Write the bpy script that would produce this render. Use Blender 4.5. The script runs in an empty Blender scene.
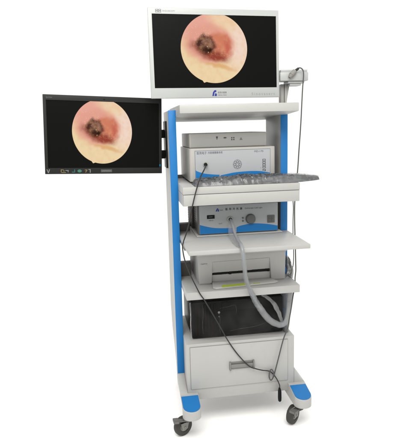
import bpy, bmesh, math, random
from mathutils import Vector, Matrix, noise

random.seed(7)
S = bpy.context.scene
COL = S.collection

# ------------------------------------------------------------------ camera, world, lights, exposure
cam = bpy.data.cameras.new('camera')
cam_o = bpy.data.objects.new('camera', cam)
COL.objects.link(cam_o)
S.camera = cam_o
cam.sensor_fit = 'HORIZONTAL'
cam.sensor_width = 36.0
cam.lens = 36.0 * 509.9154 / 403.0
cam.clip_end = 200.0
YAW, PITCH, ROLL = 0.1496, 0.1764, -0.0267
cy_, sy_ = math.cos(YAW), math.sin(YAW)
fw = Vector((sy_ * math.cos(PITCH), cy_ * math.cos(PITCH), -math.sin(PITCH)))
rt = Vector((cy_, -sy_, 0.0))
up = rt.cross(fw)
r2 = math.cos(ROLL) * rt + math.sin(ROLL) * up
u2 = -math.sin(ROLL) * rt + math.cos(ROLL) * up
cam_o.matrix_world = Matrix(((r2.x, u2.x, -fw.x, -0.2131), (r2.y, u2.y, -fw.y, -2.3382),
                             (r2.z, u2.z, -fw.z, 1.4185), (0, 0, 0, 1)))

world = bpy.data.worlds.new('World')
S.world = world
world.use_nodes = True
bg = world.node_tree.nodes['Background']
bg.inputs[0].default_value = (1.0, 0.995, 0.975, 1)
bg.inputs[1].default_value = 1.16


def area(name, loc, target, size, power, col=(1, 1, 1)):
    l = bpy.data.lights.new(name, 'AREA')
    l.shape = 'RECTANGLE'
    l.size, l.size_y = size
    l.energy = power
    l.color = col
    o = bpy.data.objects.new(name, l)
    COL.objects.link(o)
    o.location = loc
    o.rotation_euler = (Vector(target) - Vector(loc)).to_track_quat('-Z', 'Y').to_euler()
    return o


area('softbox', (-0.2, -2.0, 3.1), (0.25, 0.0, 1.2), (2.0, 1.4), 100, (1.0, 0.985, 0.95))

S.view_settings.view_transform = 'Standard'
S.view_settings.look = 'None'
S.view_settings.exposure = 0.0
S.view_settings.gamma = 1.0


# ------------------------------------------------------------------ materials
def lin(*c):
    out = []
    for v in c:
        v = v / 255.0
        out.append(v / 12.92 if v <= 0.04045 else ((v + 0.055) / 1.055) ** 2.4)
    return tuple(out)


def mat(name, col, rough=0.5, spec=0.5, metal=0.0, var=0.05, vscale=9.0, bump=0.0, bscale=200.0,
        coat=0.0, grime=0.0):
    m = bpy.data.materials.new(name)
    m.use_nodes = True
    nt = m.node_tree
    p = nt.nodes['Principled BSDF']
    p.inputs['Base Color'].default_value = (*col, 1)
    p.inputs['Roughness'].default_value = rough
    p.inputs['Specular IOR Level'].default_value = spec
    p.inputs['Metallic'].default_value = metal
    p.inputs['Coat Weight'].default_value = coat
    tc = nt.nodes.new('ShaderNodeTexCoord')
    if var > 0:
        n = nt.nodes.new('ShaderNodeTexNoise')
        n.inputs['Scale'].default_value = vscale
        n.inputs['Detail'].default_value = 6
        nt.links.new(tc.outputs['Object'], n.inputs['Vector'])
        mx = nt.nodes.new('ShaderNodeMix')
        mx.data_type = 'RGBA'
        mx.inputs[6].default_value = (*[min(1, c * (1 + var)) for c in col], 1)
        mx.inputs[7].default_value = (*[c * (1 - var) for c in col], 1)
        nt.links.new(n.outputs['Fac'], mx.inputs[0])
        last = mx.outputs[2]
        if grime > 0:
            n2 = nt.nodes.new('ShaderNodeTexNoise')
            n2.inputs['Scale'].default_value = 38
            n2.inputs['Detail'].default_value = 8
            nt.links.new(tc.outputs['Object'], n2.inputs['Vector'])
            rp = nt.nodes.new('ShaderNodeValToRGB')
            rp.color_ramp.elements[0].position = 0.60
            rp.color_ramp.elements[1].position = 0.78
            rp.color_ramp.elements[0].color = (0, 0, 0, 1)
            rp.color_ramp.elements[1].color = (grime, grime, grime, 1)
            nt.links.new(n2.outputs['Fac'], rp.inputs['Fac'])
            m2 = nt.nodes.new('ShaderNodeMix')
            m2.data_type = 'RGBA'
            m2.inputs[7].default_value = (*[c * 0.55 for c in col], 1)
            nt.links.new(rp.outputs['Color'], m2.inputs[0])
            nt.links.new(last, m2.inputs[6])
            last = m2.outputs[2]
        nt.links.new(last, p.inputs['Base Color'])
        rr = nt.nodes.new('ShaderNodeMapRange')
        rr.inputs['To Min'].default_value = max(0.02, rough - 0.08)
        rr.inputs['To Max'].default_value = min(1, rough + 0.08)
        nt.links.new(n.outputs['Fac'], rr.inputs['Value'])
        nt.links.new(rr.outputs['Result'], p.inputs['Roughness'])
    if bump > 0:
        nb = nt.nodes.new('ShaderNodeTexNoise')
        nb.inputs['Scale'].default_value = bscale
        nb.inputs['Detail'].default_value = 3
        nt.links.new(tc.outputs['Object'], nb.inputs['Vector'])
        b = nt.nodes.new('ShaderNodeBump')
        b.inputs['Strength'].default_value = bump
        b.inputs['Distance'].default_value = 0.002
        nt.links.new(nb.outputs['Fac'], b.inputs['Height'])
        nt.links.new(b.outputs['Normal'], p.inputs['Normal'])
    return m


PAINT = mat('cream_powder_coat', (0.315, 0.314, 0.302), 0.42, 0.4, var=0.03, bump=0.06, bscale=420, grime=0.12)
PAINT_DARK = mat('grey_rail_paint', (0.16, 0.15, 0.135), 0.5, 0.3)
BLUE = mat('blue_trim_plastic', (0.006, 0.120, 0.335), 0.4, 0.25, var=0.05, bump=0.03)
SHELL = mat('warm_white_plastic', (0.295, 0.290, 0.270), 0.45, 0.4, var=0.03, bump=0.08, bscale=500)
SHELL_GREY = mat('light_grey_steel', (0.262, 0.259, 0.245), 0.45, 0.4, var=0.03)
PANEL = mat('pale_front_film', (0.285, 0.297, 0.306), 0.35, 0.4, var=0.02)
PANEL_LINE = mat('dark_panel_line', (0.14, 0.145, 0.155), 0.5, 0.2, var=0)
INK = mat('dark_ink', (0.05, 0.055, 0.065), 0.6, 0.1, var=0)
INK_GREY = mat('grey_ink', (0.13, 0.135, 0.14), 0.6, 0.1, var=0)
INK_BLUE = mat('navy_ink', (0.02, 0.03, 0.20), 0.6, 0.1, var=0)
DECAL_BLUE = mat('blue_decal', (0.006, 0.122, 0.34), 0.4, 0.25, var=0.04)
MON_WHITE = mat('white_monitor_plastic', (0.30, 0.308, 0.30), 0.4, 0.4, var=0.015)
BLACK = mat('black_plastic', (0.006, 0.006, 0.0057), 0.36, 0.10, var=0.05)
BLACK_BEZEL = mat('charcoal_bezel', (0.011, 0.0115, 0.0115), 0.45, 0.15, var=0.05)
SCREEN = mat('dark_lcd_glass', (0.0025, 0.0028, 0.0025), 0.35, 0.045, var=0)
CABLE = mat('black_rubber_cable', (0.018, 0.018, 0.017), 0.5, 0.3, var=0.05)
CABLE_GREY = mat('grey_rubber_cable', (0.055, 0.055, 0.055), 0.45, 0.3, var=0.05)
DGREY = mat('dark_grey_metal', (0.095, 0.095, 0.09), 0.45, 0.4, var=0.06)
BROWN_GREY = mat('heat_sink_grey', (0.042, 0.040, 0.036), 0.55, 0.3, var=0.08)
CHASSIS = mat('grey_vented_chassis', (0.16, 0.157, 0.145), 0.5, 0.35, var=0.05)
METAL = mat('brushed_steel', (0.42, 0.41, 0.38), 0.35, 0.5, metal=0.7, var=0.08)
TYRE = mat('grey_black_rubber', (0.035, 0.034, 0.030), 0.65, 0.3, var=0.15, vscale=40, bump=0.1)
HUB = mat('grey_hub_plastic', (0.17, 0.167, 0.152), 0.5, 0.3, var=0.08, grime=0.2)
KNOB = mat('grey_knob', (0.085, 0.085, 0.085), 0.5, 0.3, var=0.06, bump=0.15, bscale=300)
YELLOW = mat('yellow_green_tape', (0.33, 0.41, 0.03), 0.5, 0.3, var=0.08, vscale=40)
PRINTER = mat('printer_white_plastic', (0.355, 0.353, 0.340), 0.5, 0.3, var=0.02, bump=0.1, bscale=600)
FLOOR = mat('white_studio_floor', (0.93, 0.93, 0.92), 0.7, 0.1, var=0.0)


def film(name, col, alpha, rough=0.18, scale=14.0, dist=0.02, var=0.35, detail=5):
    """wrinkled clear plastic: partly see-through, glossy along its creases"""
    m = bpy.data.materials.new(name)
    m.use_nodes = True
    nt = m.node_tree
    nt.nodes.clear()
    out = nt.nodes.new('ShaderNodeOutputMaterial')
    tc = nt.nodes.new('ShaderNodeTexCoord')
    n = nt.nodes.new('ShaderNodeTexNoise')
    n.inputs['Scale'].default_value = scale
    n.inputs['Detail'].default_value = detail
    n.inputs['Distortion'].default_value = 1.2
    nt.links.new(tc.outputs['Object'], n.inputs['Vector'])
    b = nt.nodes.new('ShaderNodeBump')
    b.inputs['Strength'].default_value = 0.9
    b.inputs['Distance'].default_value = dist
    nt.links.new(n.outputs['Fac'], b.inputs['Height'])
    p = nt.nodes.new('ShaderNodeBsdfPrincipled')
    p.inputs['Base Color'].default_value = (*col, 1)
    p.inputs['Roughness'].default_value = rough
    p.inputs['Specular IOR Level'].default_value = 0.6
    nt.links.new(b.outputs['Normal'], p.inputs['Normal'])
    t = nt.nodes.new('ShaderNodeBsdfTransparent')
    mix = nt.nodes.new('ShaderNodeMixShader')
    rp = nt.nodes.new('ShaderNodeMapRange')
    rp.inputs['From Min'].default_value = 0.35
    rp.inputs['From Max'].default_value = 0.7
    rp.inputs['To Min'].default_value = max(0, alpha - var * alpha)
    rp.inputs['To Max'].default_value = min(1, alpha + var * alpha)
    nt.links.new(n.outputs['Fac'], rp.inputs['Value'])
    nt.links.new(rp.outputs['Result'], mix.inputs[0])
    nt.links.new(t.outputs[0], mix.inputs[1])
    nt.links.new(p.outputs[0], mix.inputs[2])
    nt.links.new(mix.outputs[0], out.inputs[0])
    return m


WRAP = film('clear_wrap_film', (0.035, 0.035, 0.033), 0.10, 0.2, 6.0, 0.012, 0.9, 1)
SLEEVE = film('milky_sleeve_film', (0.27, 0.276, 0.284), 0.46, 0.16, 16.0, 0.004, 0.2)
CLEAR = film('clear_bag_film', (0.33, 0.34, 0.34), 0.55, 0.12, 26.0, 0.02, 0.5)


def image_mat(name, strength=1.0):
    """the picture of an ear canal shown on the screens, from the disc's own UV (-1..1)"""
    m = bpy.data.materials.new(name)
    m.use_nodes = True
    nt = m.node_tree
    nt.nodes.clear()
    L = nt.links
    out = nt.nodes.new('ShaderNodeOutputMaterial')
    em = nt.nodes.new('ShaderNodeEmission')
    em.inputs['Strength'].default_value = strength
    L.new(em.outputs[0], out.inputs[0])
    uv = nt.nodes.new('ShaderNodeUVMap')
    wob = nt.nodes.new('ShaderNodeTexNoise')
    wob.inputs['Scale'].default_value = 3.2
    wob.inputs['Detail'].default_value = 5
    L.new(uv.outputs[0], wob.inputs['Vector'])
    sub = nt.nodes.new('ShaderNodeVectorMath')
    sub.operation = 'SUBTRACT'
    sub.inputs[1].default_value = (0.5, 0.5, 0.5)
    L.new(wob.outputs['Color'], sub.inputs[0])
    sc = nt.nodes.new('ShaderNodeVectorMath')
    sc.operation = 'SCALE'
    sc.inputs['Scale'].default_value = 0.20
    L.new(sub.outputs[0], sc.inputs[0])
    add = nt.nodes.new('ShaderNodeVectorMath')
    add.operation = 'ADD'
    L.new(uv.outputs[0], add.inputs[0])
    L.new(sc.outputs[0], add.inputs[1])
    P = add.outputs[0]

    def blob(cx, cy, rx, ry, soft, rot=0.0):
        mp = nt.nodes.new('ShaderNodeMapping')
        mp.vector_type = 'TEXTURE'
        mp.inputs['Location'].default_value = (cx, cy, 0)
        mp.inputs['Rotation'].default_value = (0, 0, rot)
        mp.inputs['Scale'].default_value = (rx, ry, 1000)
        L.new(P, mp.inputs['Vector'])
        ln = nt.nodes.new('ShaderNodeVectorMath')
        ln.operation = 'LENGTH'
        L.new(mp.outputs[0], ln.inputs[0])
        r = nt.nodes.new('ShaderNodeMapRange')
        r.interpolation_type = 'SMOOTHSTEP'
        r.inputs['From Min'].default_value = 1.0 + soft
        r.inputs['From Max'].default_value = 1.0 - soft
        L.new(ln.outputs['Value'], r.inputs['Value'])
        return r.outputs['Result']

    def over(base, fac, col, amt=1.0):
        mu = nt.nodes.new('ShaderNodeMath')
        mu.operation = 'MULTIPLY'
        mu.inputs[1].default_value = amt
        L.new(fac, mu.inputs[0])
        mx = nt.nodes.new('ShaderNodeMix')
        mx.data_type = 'RGBA'
        L.new(mu.outputs[0], mx.inputs[0])
        if isinstance(base, tuple):
            mx.inputs[6].default_value = (*base, 1)
        else:
            L.new(base, mx.inputs[6])
        mx.inputs[7].default_value = (*col, 1)
        return mx.outputs[2]

    c = over(lin(236, 212, 168), blob(-0.5, 0.62, 0.75, 0.55, 0.6, -0.5), lin(232, 168, 152))
    c = over(c, blob(0.75, 0.1, 0.42, 0.6, 0.6), lin(240, 214, 196))
    c = over(c, blob(0.35, 0.85, 0.4, 0.25, 0.7), lin(238, 208, 172))
    c = over(c, blob(-0.15, 0.13, 0.72, 0.54, 0.24, -0.12), lin(226, 160, 142))
    c = over(c, blob(0.13, 0.05, 0.42, 0.40, 0.24), lin(205, 118, 88), 0.85)
    c = over(c, blob(0.0, -0.20, 0.42, 0.15, 0.5, -0.30), lin(136, 48, 38), 0.85)
    c = over(c, blob(0.15, -0.50, 0.42, 0.06, 0.7, -0.25), lin(216, 160, 96), 0.7)
    c = over(c, blob(0.42, 0.02, 0.09, 0.26, 0.7, 0.3), lin(190, 88, 74), 0.6)
    c = over(c, blob(-0.44, -0.02, 0.30, 0.14, 0.6, -0.65), lin(132, 58, 44), 0.75)
    c = over(c, blob(-0.25, 0.10, 0.29, 0.25, 0.24, -0.4), lin(94, 50, 36), 0.95)
    c = over(c, blob(-0.22, 0.14, 0.17, 0.16, 0.5), lin(148, 108, 92), 0.85)
    nh = nt.nodes.new('ShaderNodeTexNoise')
    nh.inputs['Scale'].default_value = 7.0
    nh.inputs['Detail'].default_value = 4
    nh.inputs['Distortion'].default_value = 1.6
    L.new(uv.outputs[0], nh.inputs['Vector'])
    rh = nt.nodes.new('ShaderNodeMapRange')
    rh.inputs['From Min'].default_value = 0.46
    rh.inputs['From Max'].default_value = 0.60
    L.new(nh.outputs['Fac'], rh.inputs['Value'])
    mh = nt.nodes.new('ShaderNodeMath')
    mh.operation = 'MULTIPLY'
    L.new(rh.outputs['Result'], mh.inputs[0])
    L.new(blob(-0.25, 0.10, 0.29, 0.28, 0.25), mh.inputs[1])
    c = over(c, mh.outputs[0], lin(96, 58, 42), 0.6)
    c = over(c, blob(-0.42, 0.20, 0.07, 0.20, 0.6, -0.4), lin(70, 40, 34), 0.7)
    c = over(c, blob(-0.17, -0.03, 0.13, 0.08, 0.6, -0.3), lin(38, 22, 16), 0.9)
    c = over(c, blob(-0.30, 0.01, 0.10, 0.14, 0.6), lin(60, 34, 24), 0.7)
    # wax flakes in the opening and pale specks round it
    for scale, thr, col, bb, amt in ((11, 0.040, lin(222, 186, 140), blob(-0.22, -0.04, 0.22, 0.16, 0.5), 0.85),
                                     (22, 0.030, lin(250, 226, 210), blob(-0.45, 0.42, 0.42, 0.35, 0.4), 0.9),
                                     (20, 0.028, lin(246, 214, 190), blob(0.25, -0.3, 0.5, 0.3, 0.5), 0.6)):
        v = nt.nodes.new('ShaderNodeTexVoronoi')
        v.inputs['Scale'].default_value = scale
        L.new(P, v.inputs['Vector'])
        r = nt.nodes.new('ShaderNodeMapRange')
        r.inputs['From Min'].default_value = thr * 6
        r.inputs['From Max'].default_value = thr * 3
        L.new(v.outputs['Distance'], r.inputs['Value'])
        mu = nt.nodes.new('ShaderNodeMath')
        mu.operation = 'MULTIPLY'
        L.new(r.outputs['Result'], mu.inputs[0])
        L.new(bb, mu.inputs[1])
        c = over(c, mu.outputs[0], col, amt)
    # blotches over everything
    n2 = nt.nodes.new('ShaderNodeTexNoise')
    n2.inputs['Scale'].default_value = 6
    n2.inputs['Detail'].default_value = 7
    L.new(uv.outputs[0], n2.inputs['Vector'])
    r = nt.nodes.new('ShaderNodeMapRange')
    r.inputs['From Min'].default_value = 0.45
    r.inputs['From Max'].default_value = 0.75
    L.new(n2.outputs['Fac'], r.inputs['Value'])
    c = over(c, r.outputs['Result'], lin(226, 170, 130), 0.35)
    L.new(c, em.inputs['Color'])
    return m


EAR = image_mat('ear_canal_picture', 1.0)


def glow(name, col, s=1.0):
    m = bpy.data.materials.new(name)
    m.use_nodes = True
    nt = m.node_tree
    nt.nodes.clear()
    out = nt.nodes.new('ShaderNodeOutputMaterial')
    em = nt.nodes.new('ShaderNodeEmission')
    em.inputs[0].default_value = (*col, 1)
    em.inputs[1].default_value = s
    nt.links.new(em.outputs[0], out.inputs[0])
    return m


# ------------------------------------------------------------------ mesh helpers
def obj(name, bm, m, parent=None, smooth=True, angle=35):
    me = bpy.data.meshes.new(name)
    bmesh.ops.recalc_face_normals(bm, faces=bm.faces[:])
    bm.to_mesh(me)
    bm.free()
    for mm in (m if isinstance(m, (list, tuple)) else [m]):
        me.materials.append(mm)
    if smooth:
        for p in me.polygons:
            p.use_smooth = True
        me.set_sharp_from_angle(angle=math.radians(angle))
    o = bpy.data.objects.new(name, me)
    COL.objects.link(o)
    if parent:
        o.parent = parent
    return o


def thing(name, label, cat, loc=(0, 0, 0), group=None):
    o = bpy.data.objects.new(name, None)
    COL.objects.link(o)
    o.empty_display_size = 0.05
    o.location = loc
    tag(o, label, cat, group)
    return o


def tag(o, label, cat, group=None):
    o['label'] = label
    o['category'] = cat
    if group:
        o['group'] = group
    return o


def BM():
    return bmesh.new()


def box(bm, x0, x1, y0, y1, z0, z1, bev=0.0, seg=2, edges=None, mi=0):
    vs = [bm.verts.new(p) for p in ((x0, y0, z0), (x1, y0, z0), (x1, y1, z0), (x0, y1, z0),
                                    (x0, y0, z1), (x1, y0, z1), (x1, y1, z1), (x0, y1, z1))]
    fs = [bm.faces.new([vs[i] for i in f]) for f in ((0, 3, 2, 1), (4, 5, 6, 7), (0, 1, 5, 4),
                                                     (1, 2, 6, 5), (2, 3, 7, 6), (3, 0, 4, 7))]
    for f in fs:
        f.material_index = mi
    if bev > 0:
        es = {e for f in fs for e in f.edges}
        bmesh.ops.bevel(bm, geom=list(es), offset=bev, segments=seg, profile=0.5, affect='EDGES')
    return vs


def prism(bm, pts, axis, a0, a1, bev=0.0, seg=2, mi=0):
    """extrude a 2-D outline along an axis ('x','y','z') from a0 to a1"""
    def P(p, a):
        return {'x': (a, p[0], p[1]), 'y': (p[0], a, p[1]), 'z': (p[0], p[1], a)}[axis]
    v0 = [bm.verts.new(P(p, a0)) for p in pts]
    v1 = [bm.verts.new(P(p, a1)) for p in pts]
    fs = [bm.faces.new(v0), bm.faces.new(v1[::-1])]
    n = len(pts)
    for i in range(n):
        fs.append(bm.faces.new((v0[i], v0[(i + 1) % n], v1[(i + 1) % n], v1[i])))
    for f in fs:
        f.material_index = mi
    bmesh.ops.recalc_face_normals(bm, faces=fs)
    if bev > 0:
        es = {e for f in fs for e in f.edges if e.calc_face_angle(0) > 0.5}
        bmesh.ops.bevel(bm, geom=list(es), offset=bev, segments=seg, profile=0.5, affect='EDGES')


def cyl(bm, p0, p1, r0, r1=None, n=28, bev=0.0, mi=0):
    p0, p1 = Vector(p0), Vector(p1)
    r1 = r0 if r1 is None else r1
    d = (p1 - p0).normalized()
    a = d.orthogonal().normalized()
    b = d.cross(a)
    rings = [(p0, r0), (p1, r1)]
    if bev > 0:
        rings = [(p0, r0 - bev), (p0 + d * bev, r0), (p1 - d * bev, r1), (p1, r1 - bev)]
    vv = []
    for c, r in rings:
        vv.append([bm.verts.new(c + (a * math.cos(t) + b * math.sin(t)) * r)
                   for t in [2 * math.pi * i / n for i in range(n)]])
    fs = [bm.faces.new(vv[0][::-1]), bm.faces.new(vv[-1])]
    for k in range(len(vv) - 1):
        for i in range(n):
            fs.append(bm.faces.new((vv[k][i], vv[k][(i + 1) % n], vv[k + 1][(i + 1) % n], vv[k + 1][i])))
    for f in fs:
        f.material_index = mi


def spline(pts, per=8):
    """Catmull-Rom through the points"""
    P = [Vector(p) for p in pts]
    P = [P[0] * 2 - P[1]] + P + [P[-1] * 2 - P[-2]]
    out = []
    for i in range(1, len(P) - 2):
        a, b, c, d = P[i - 1], P[i], P[i + 1], P[i + 2]
        for k in range(per):
            t = k / per
            out.append(0.5 * ((2 * b) + (c - a) * t + (2 * a - 5 * b + 4 * c - d) * t * t +
                              (3 * b - a - 3 * c + d) * t ** 3))
    out.append(P[-2])
    return out


def sweep(bm, pts, rad, n=10, per=8, flat=1.0, wob=0.0):
    """tube along a smooth path; rad = number or list per control point; flat squashes it"""
    path = spline(pts, per)
    m = len(path)
    if not isinstance(rad, (list, tuple)):
        rads = [rad] * m
    else:
        rads = []
        for i in range(m):
            f = i / (m - 1) * (len(rad) - 1)
            k = min(int(f), len(rad) - 2)
            rads.append(rad[k] + (rad[k + 1] - rad[k]) * (f - k))
    t0 = (path[1] - path[0]).normalized()
    a = t0.orthogonal().normalized()
    rings = []
    for i, p in enumerate(path):
        t = (path[min(i + 1, m - 1)] - path[max(i - 1, 0)]).normalized()
        a = (a - t * a.dot(t)).normalized()
        b = t.cross(a)
        ring = []
        for k in range(n):
            w = 2 * math.pi * k / n
            r = rads[i]
            if wob:
                q = (p + a * math.cos(w) * 0.03 + b * math.sin(w) * 0.03) * 55
                r *= 1 + wob * noise.noise(q)
            ring.append(bm.verts.new(p + (a * math.cos(w) + b * math.sin(w) * flat) * r))
        rings.append(ring)
    bm.faces.new(rings[0][::-1])
    bm.faces.new(rings[-1])
    for i in range(m - 1):
        for k in range(n):
            bm.faces.new((rings[i][k], rings[i][(k + 1) % n], rings[i + 1][(k + 1) % n], rings[i + 1][k]))


def text(body, x, z, size, m, parent, y, name='lettering', align='LEFT', width=None, local=False, shear=0.0, bold=0.0):
    cu = bpy.data.curves.new('lettering', 'FONT')
    cu.body = body
    cu.size = size
    cu.extrude = 0.0002
    cu.offset = bold
    cu.align_x = align
    cu.shear = shear
    t = bpy.data.objects.new('lettering_source', cu)
    COL.objects.link(t)
    dg = bpy.context.evaluated_depsgraph_get()
    me = bpy.data.meshes.new_from_object(t.evaluated_get(dg))
    bpy.data.objects.remove(t)
    bpy.data.curves.remove(cu)
    k = 1.0
    if width:
        xs = [v.co.x for v in me.vertices]
        k = width / (max(xs) - min(xs))
    for v in me.vertices:
        v.co = Vector((x + v.co.x * k, y - v.co.z, z + v.co.y))
    me.materials.clear()
    me.materials.append(m)
    o = bpy.data.objects.new(name, me)
    COL.objects.link(o)
    o.parent = parent
    return o


def frame_ring(bm, x0, x1, z0, z1, l, r, b, t, y0, y1, bev=0.0):
    """rectangular frame (bezel) with a hole, front at y0, back at y1"""
    o = [(x0, z0), (x1, z0), (x1, z1), (x0, z1)]
    i = [(x0 + l, z0 + b), (x1 - r, z0 + b), (x1 - r, z1 - t), (x0 + l, z1 - t)]
    V = {}
    for nm, pts in (('o', o), ('i', i)):
        for yk, y in (('f', y0), ('b', y1)):
            V[nm + yk] = [bm.verts.new((p[0], y, p[1])) for p in pts]
    outer = []
    for k in range(4):
        j = (k + 1) % 4
        bm.faces.new((V['of'][k], V['of'][j], V['if'][j], V['if'][k]))
        bm.faces.new((V['ob'][k], V['ib'][k], V['ib'][j], V['ob'][j]))
        bm.faces.new((V['if'][k], V['if'][j], V['ib'][j], V['ib'][k]))
        bm.faces.new((V['of'][k], V['ob'][k], V['ob'][j], V['of'][j]))
    bm.edges.ensure_lookup_table()
    if bev:
        vs = set(V['of'])
        fs = set(V['of'] + V['ob'])
        es = [e for e in bm.edges if (e.verts[0] in fs and e.verts[1] in fs) and (e.verts[0] in vs or e.verts[1] in vs)]
        bmesh.ops.bevel(bm, geom=es, offset=bev, segments=3, profile=0.5, affect='EDGES')


# ------------------------------------------------------------------ the floor the cart stands on
bm = BM()
ring = [bm.verts.new((40 * math.cos(a), 40 * math.sin(a), 0)) for a in [2 * math.pi * i / 64 for i in range(64)]]
bm.faces.new(ring)
fl = obj('floor', bm, FLOOR, smooth=False)
fl['kind'] = 'structure'

# ------------------------------------------------------------------ the trolley
XL, XR, XN = 0.0340, 0.5560, 0.5240          # shelf ends; XN = inner face of the right post
cart = thing('equipment_trolley', 'tall cream steel equipment trolley with blue trim, shelves, drawer and castors',
             'trolley', (0.28, 0.05, 0))
CL = Vector((0.28, 0.05, 0))


def cp(name, bm, m, parent=None, **k):
    """part of the trolley: built in world coordinates, moved into the trolley's own"""
    for v in bm.verts:
        v.co -= CL
    return obj(name, bm, m, parent or cart, **k)


def notched(bm, yf, yb, z0, z1, bev=0.0025, notch=True):
    if notch:
        pts = [(XL, yf), (XR, yf), (XR, -0.006), (XN, -0.006), (XN, yb), (XL, yb)]
    else:
        pts = [(XL, yf), (XR, yf), (XR, yb), (XL, yb)]
    prism(bm, pts, 'z', z0, z1, bev)


# posts with blue front strips
for x0, x1, zt in ((0.0, 0.0335, 1.500), (0.5245, 0.5580, 1.4805)):
    bm = BM()
    prism(bm, [(0.0, 0.17), (0.0, zt), (0.25, zt), (0.25, 0.50), (0.20, 0.40), (0.06, 0.265), (0.03, 0.17)], 'x', x0, x1, 0.003)
    post = cp('side_post', bm, PAINT)
    bm = BM()
    box(bm, x0 - 0.0005, x1 + 0.0005, -0.0045, -0.0003, 0.231, zt + (0.001 if x0 == 0 else -0.001), 0.0018)
    cp('trim_strip', bm, BLUE, post)

# top shelf
bm = BM()
prism(bm, [(-0.166, 1.481), (-0.166, 1.5176), (0.29, 1.5176), (0.29, 1.452), (0.275, 1.452)], 'x', XL, XR, 0.003)
ts = cp('top_shelf', bm, PAINT)

# keyboard shelf with its flat drawer
bm = BM()
notched(bm, -0.1855, 0.262, 1.1385, 1.1703, 0.003)
notched(bm, -0.178, 0.255, 1.088, 1.1385, 0.0)
ks = cp('keyboard_shelf', bm, PAINT)
bm = BM()
box(bm, XL + 0.0025, XR - 0.0035, -0.1855, -0.1785, 1.0885, 1.1366, 0.0015)
cp('drawer_front', bm, PAINT, ks)
bm = BM()
box(bm, XL + 0.003, XN - 0.003, 0.255, 0.2615, 1.1705, 1.187, 0.001)
cp('rear_rail', bm, PAINT_DARK, ks)

# pull-out shelf, set forward of the others
bm = BM()
notched(bm, -0.323, 0.235, 0.903, 0.9223, 0.003)
ps = cp('pull_out_shelf', bm, PAINT)
bm = BM()
box(bm, XL + 0.001, XN - 0.001, 0.237, 0.25, 0.893, 0.9400, 0.001)
cp('rear_rail', bm, PAINT_DARK, ps)
for xs in (XL + 0.002, XN - 0.018):
    bm = BM()
    box(bm, xs, xs + 0.014, -0.15, 0.22, 0.885, 0.9028, 0.001)
    cp('slide_rail', bm, PAINT_DARK, ps)

# printer shelf
bm = BM()
notched(bm, -0.195, 0.262, 0.668, 0.7035, 0.003)
pr = cp('printer_shelf', bm, PAINT)
bm = BM()
box(bm, XL + 0.001, XN - 0.001, 0.243, 0.258, 0.7037, 0.733, 0.001)
cp('rear_rail', bm, PAINT_DARK, pr)

# dark blocks in the rear left corners of the shelves
for par, z0, z1, y0, xr_ in ((ps, 0.9226, 0.956, 0.110, 0.098), (pr, 0.7038, 0.768, 0.070, 0.092)):
    bm = BM()
    box(bm, XL + 0.0005, xr_, y0, y0 + 0.05, z0, z1, 0.002)
    cp('corner_block', bm, mat('brown_grey_block', (0.085, 0.078, 0.068), 0.55, 0.3, var=0.08), par)

# cabinet with the deep drawer
bm = BM()
notched(bm, -0.1208, 0.262, 0.1476, 0.4285, 0.003)
cab = cp('cabinet', bm, PAINT)
bm = BM()
box(bm, 0.049, 0.5235, -0.1232, -0.1212, 0.203, 0.4150, 0.0008)
fr = cp('drawer_gap_shade', bm, CHASSIS, cab)  # grey plate: shade of the gap round the drawer put into its colour
bm = BM()
box(bm, 0.0505, 0.5220, -0.1262, -0.1222, 0.2050, 0.4135, 0.0016)
dr = cp('drawer_front', bm, PAINT, cab)
bm = BM()
x0, x1, zb, zt = 0.2345, 0.3548, 0.2865, 0.3285
box(bm, x0, x0 + 0.007, -0.139, -0.1264, zb, zt, 0.0015)
box(bm, x1 - 0.007, x1, -0.139, -0.1264, zb, zt, 0.0015)
box(bm, x0 + 0.0072, x1 - 0.0072, -0.137, -0.1335, 0.2985, 0.3165, 0.001)
box(bm, x0 + 0.004, x1 - 0.004, -0.1285, -0.1263, 0.2890, 0.3260, 0.0)
cp('drawer_handle', bm, mat('satin_handle_metal', (0.15, 0.148, 0.138), 0.4, 0.4, metal=0.1, var=0.05), cab)

# feet: beams with rounded noses and blue pads, gussets into the posts
def nose(x0, x1, yc, n=14):
    r = (x1 - x0) / 2
    xc = (x0 + x1) / 2
    return [(xc + r * math.cos(a), yc + r * 0.95 * math.sin(a)) for a in [math.pi + math.pi * i / n for i in range(n + 1)]]


def top_z(y):
    return 0.186 + 0.19 * min(0.0, y + 0.12)


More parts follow.
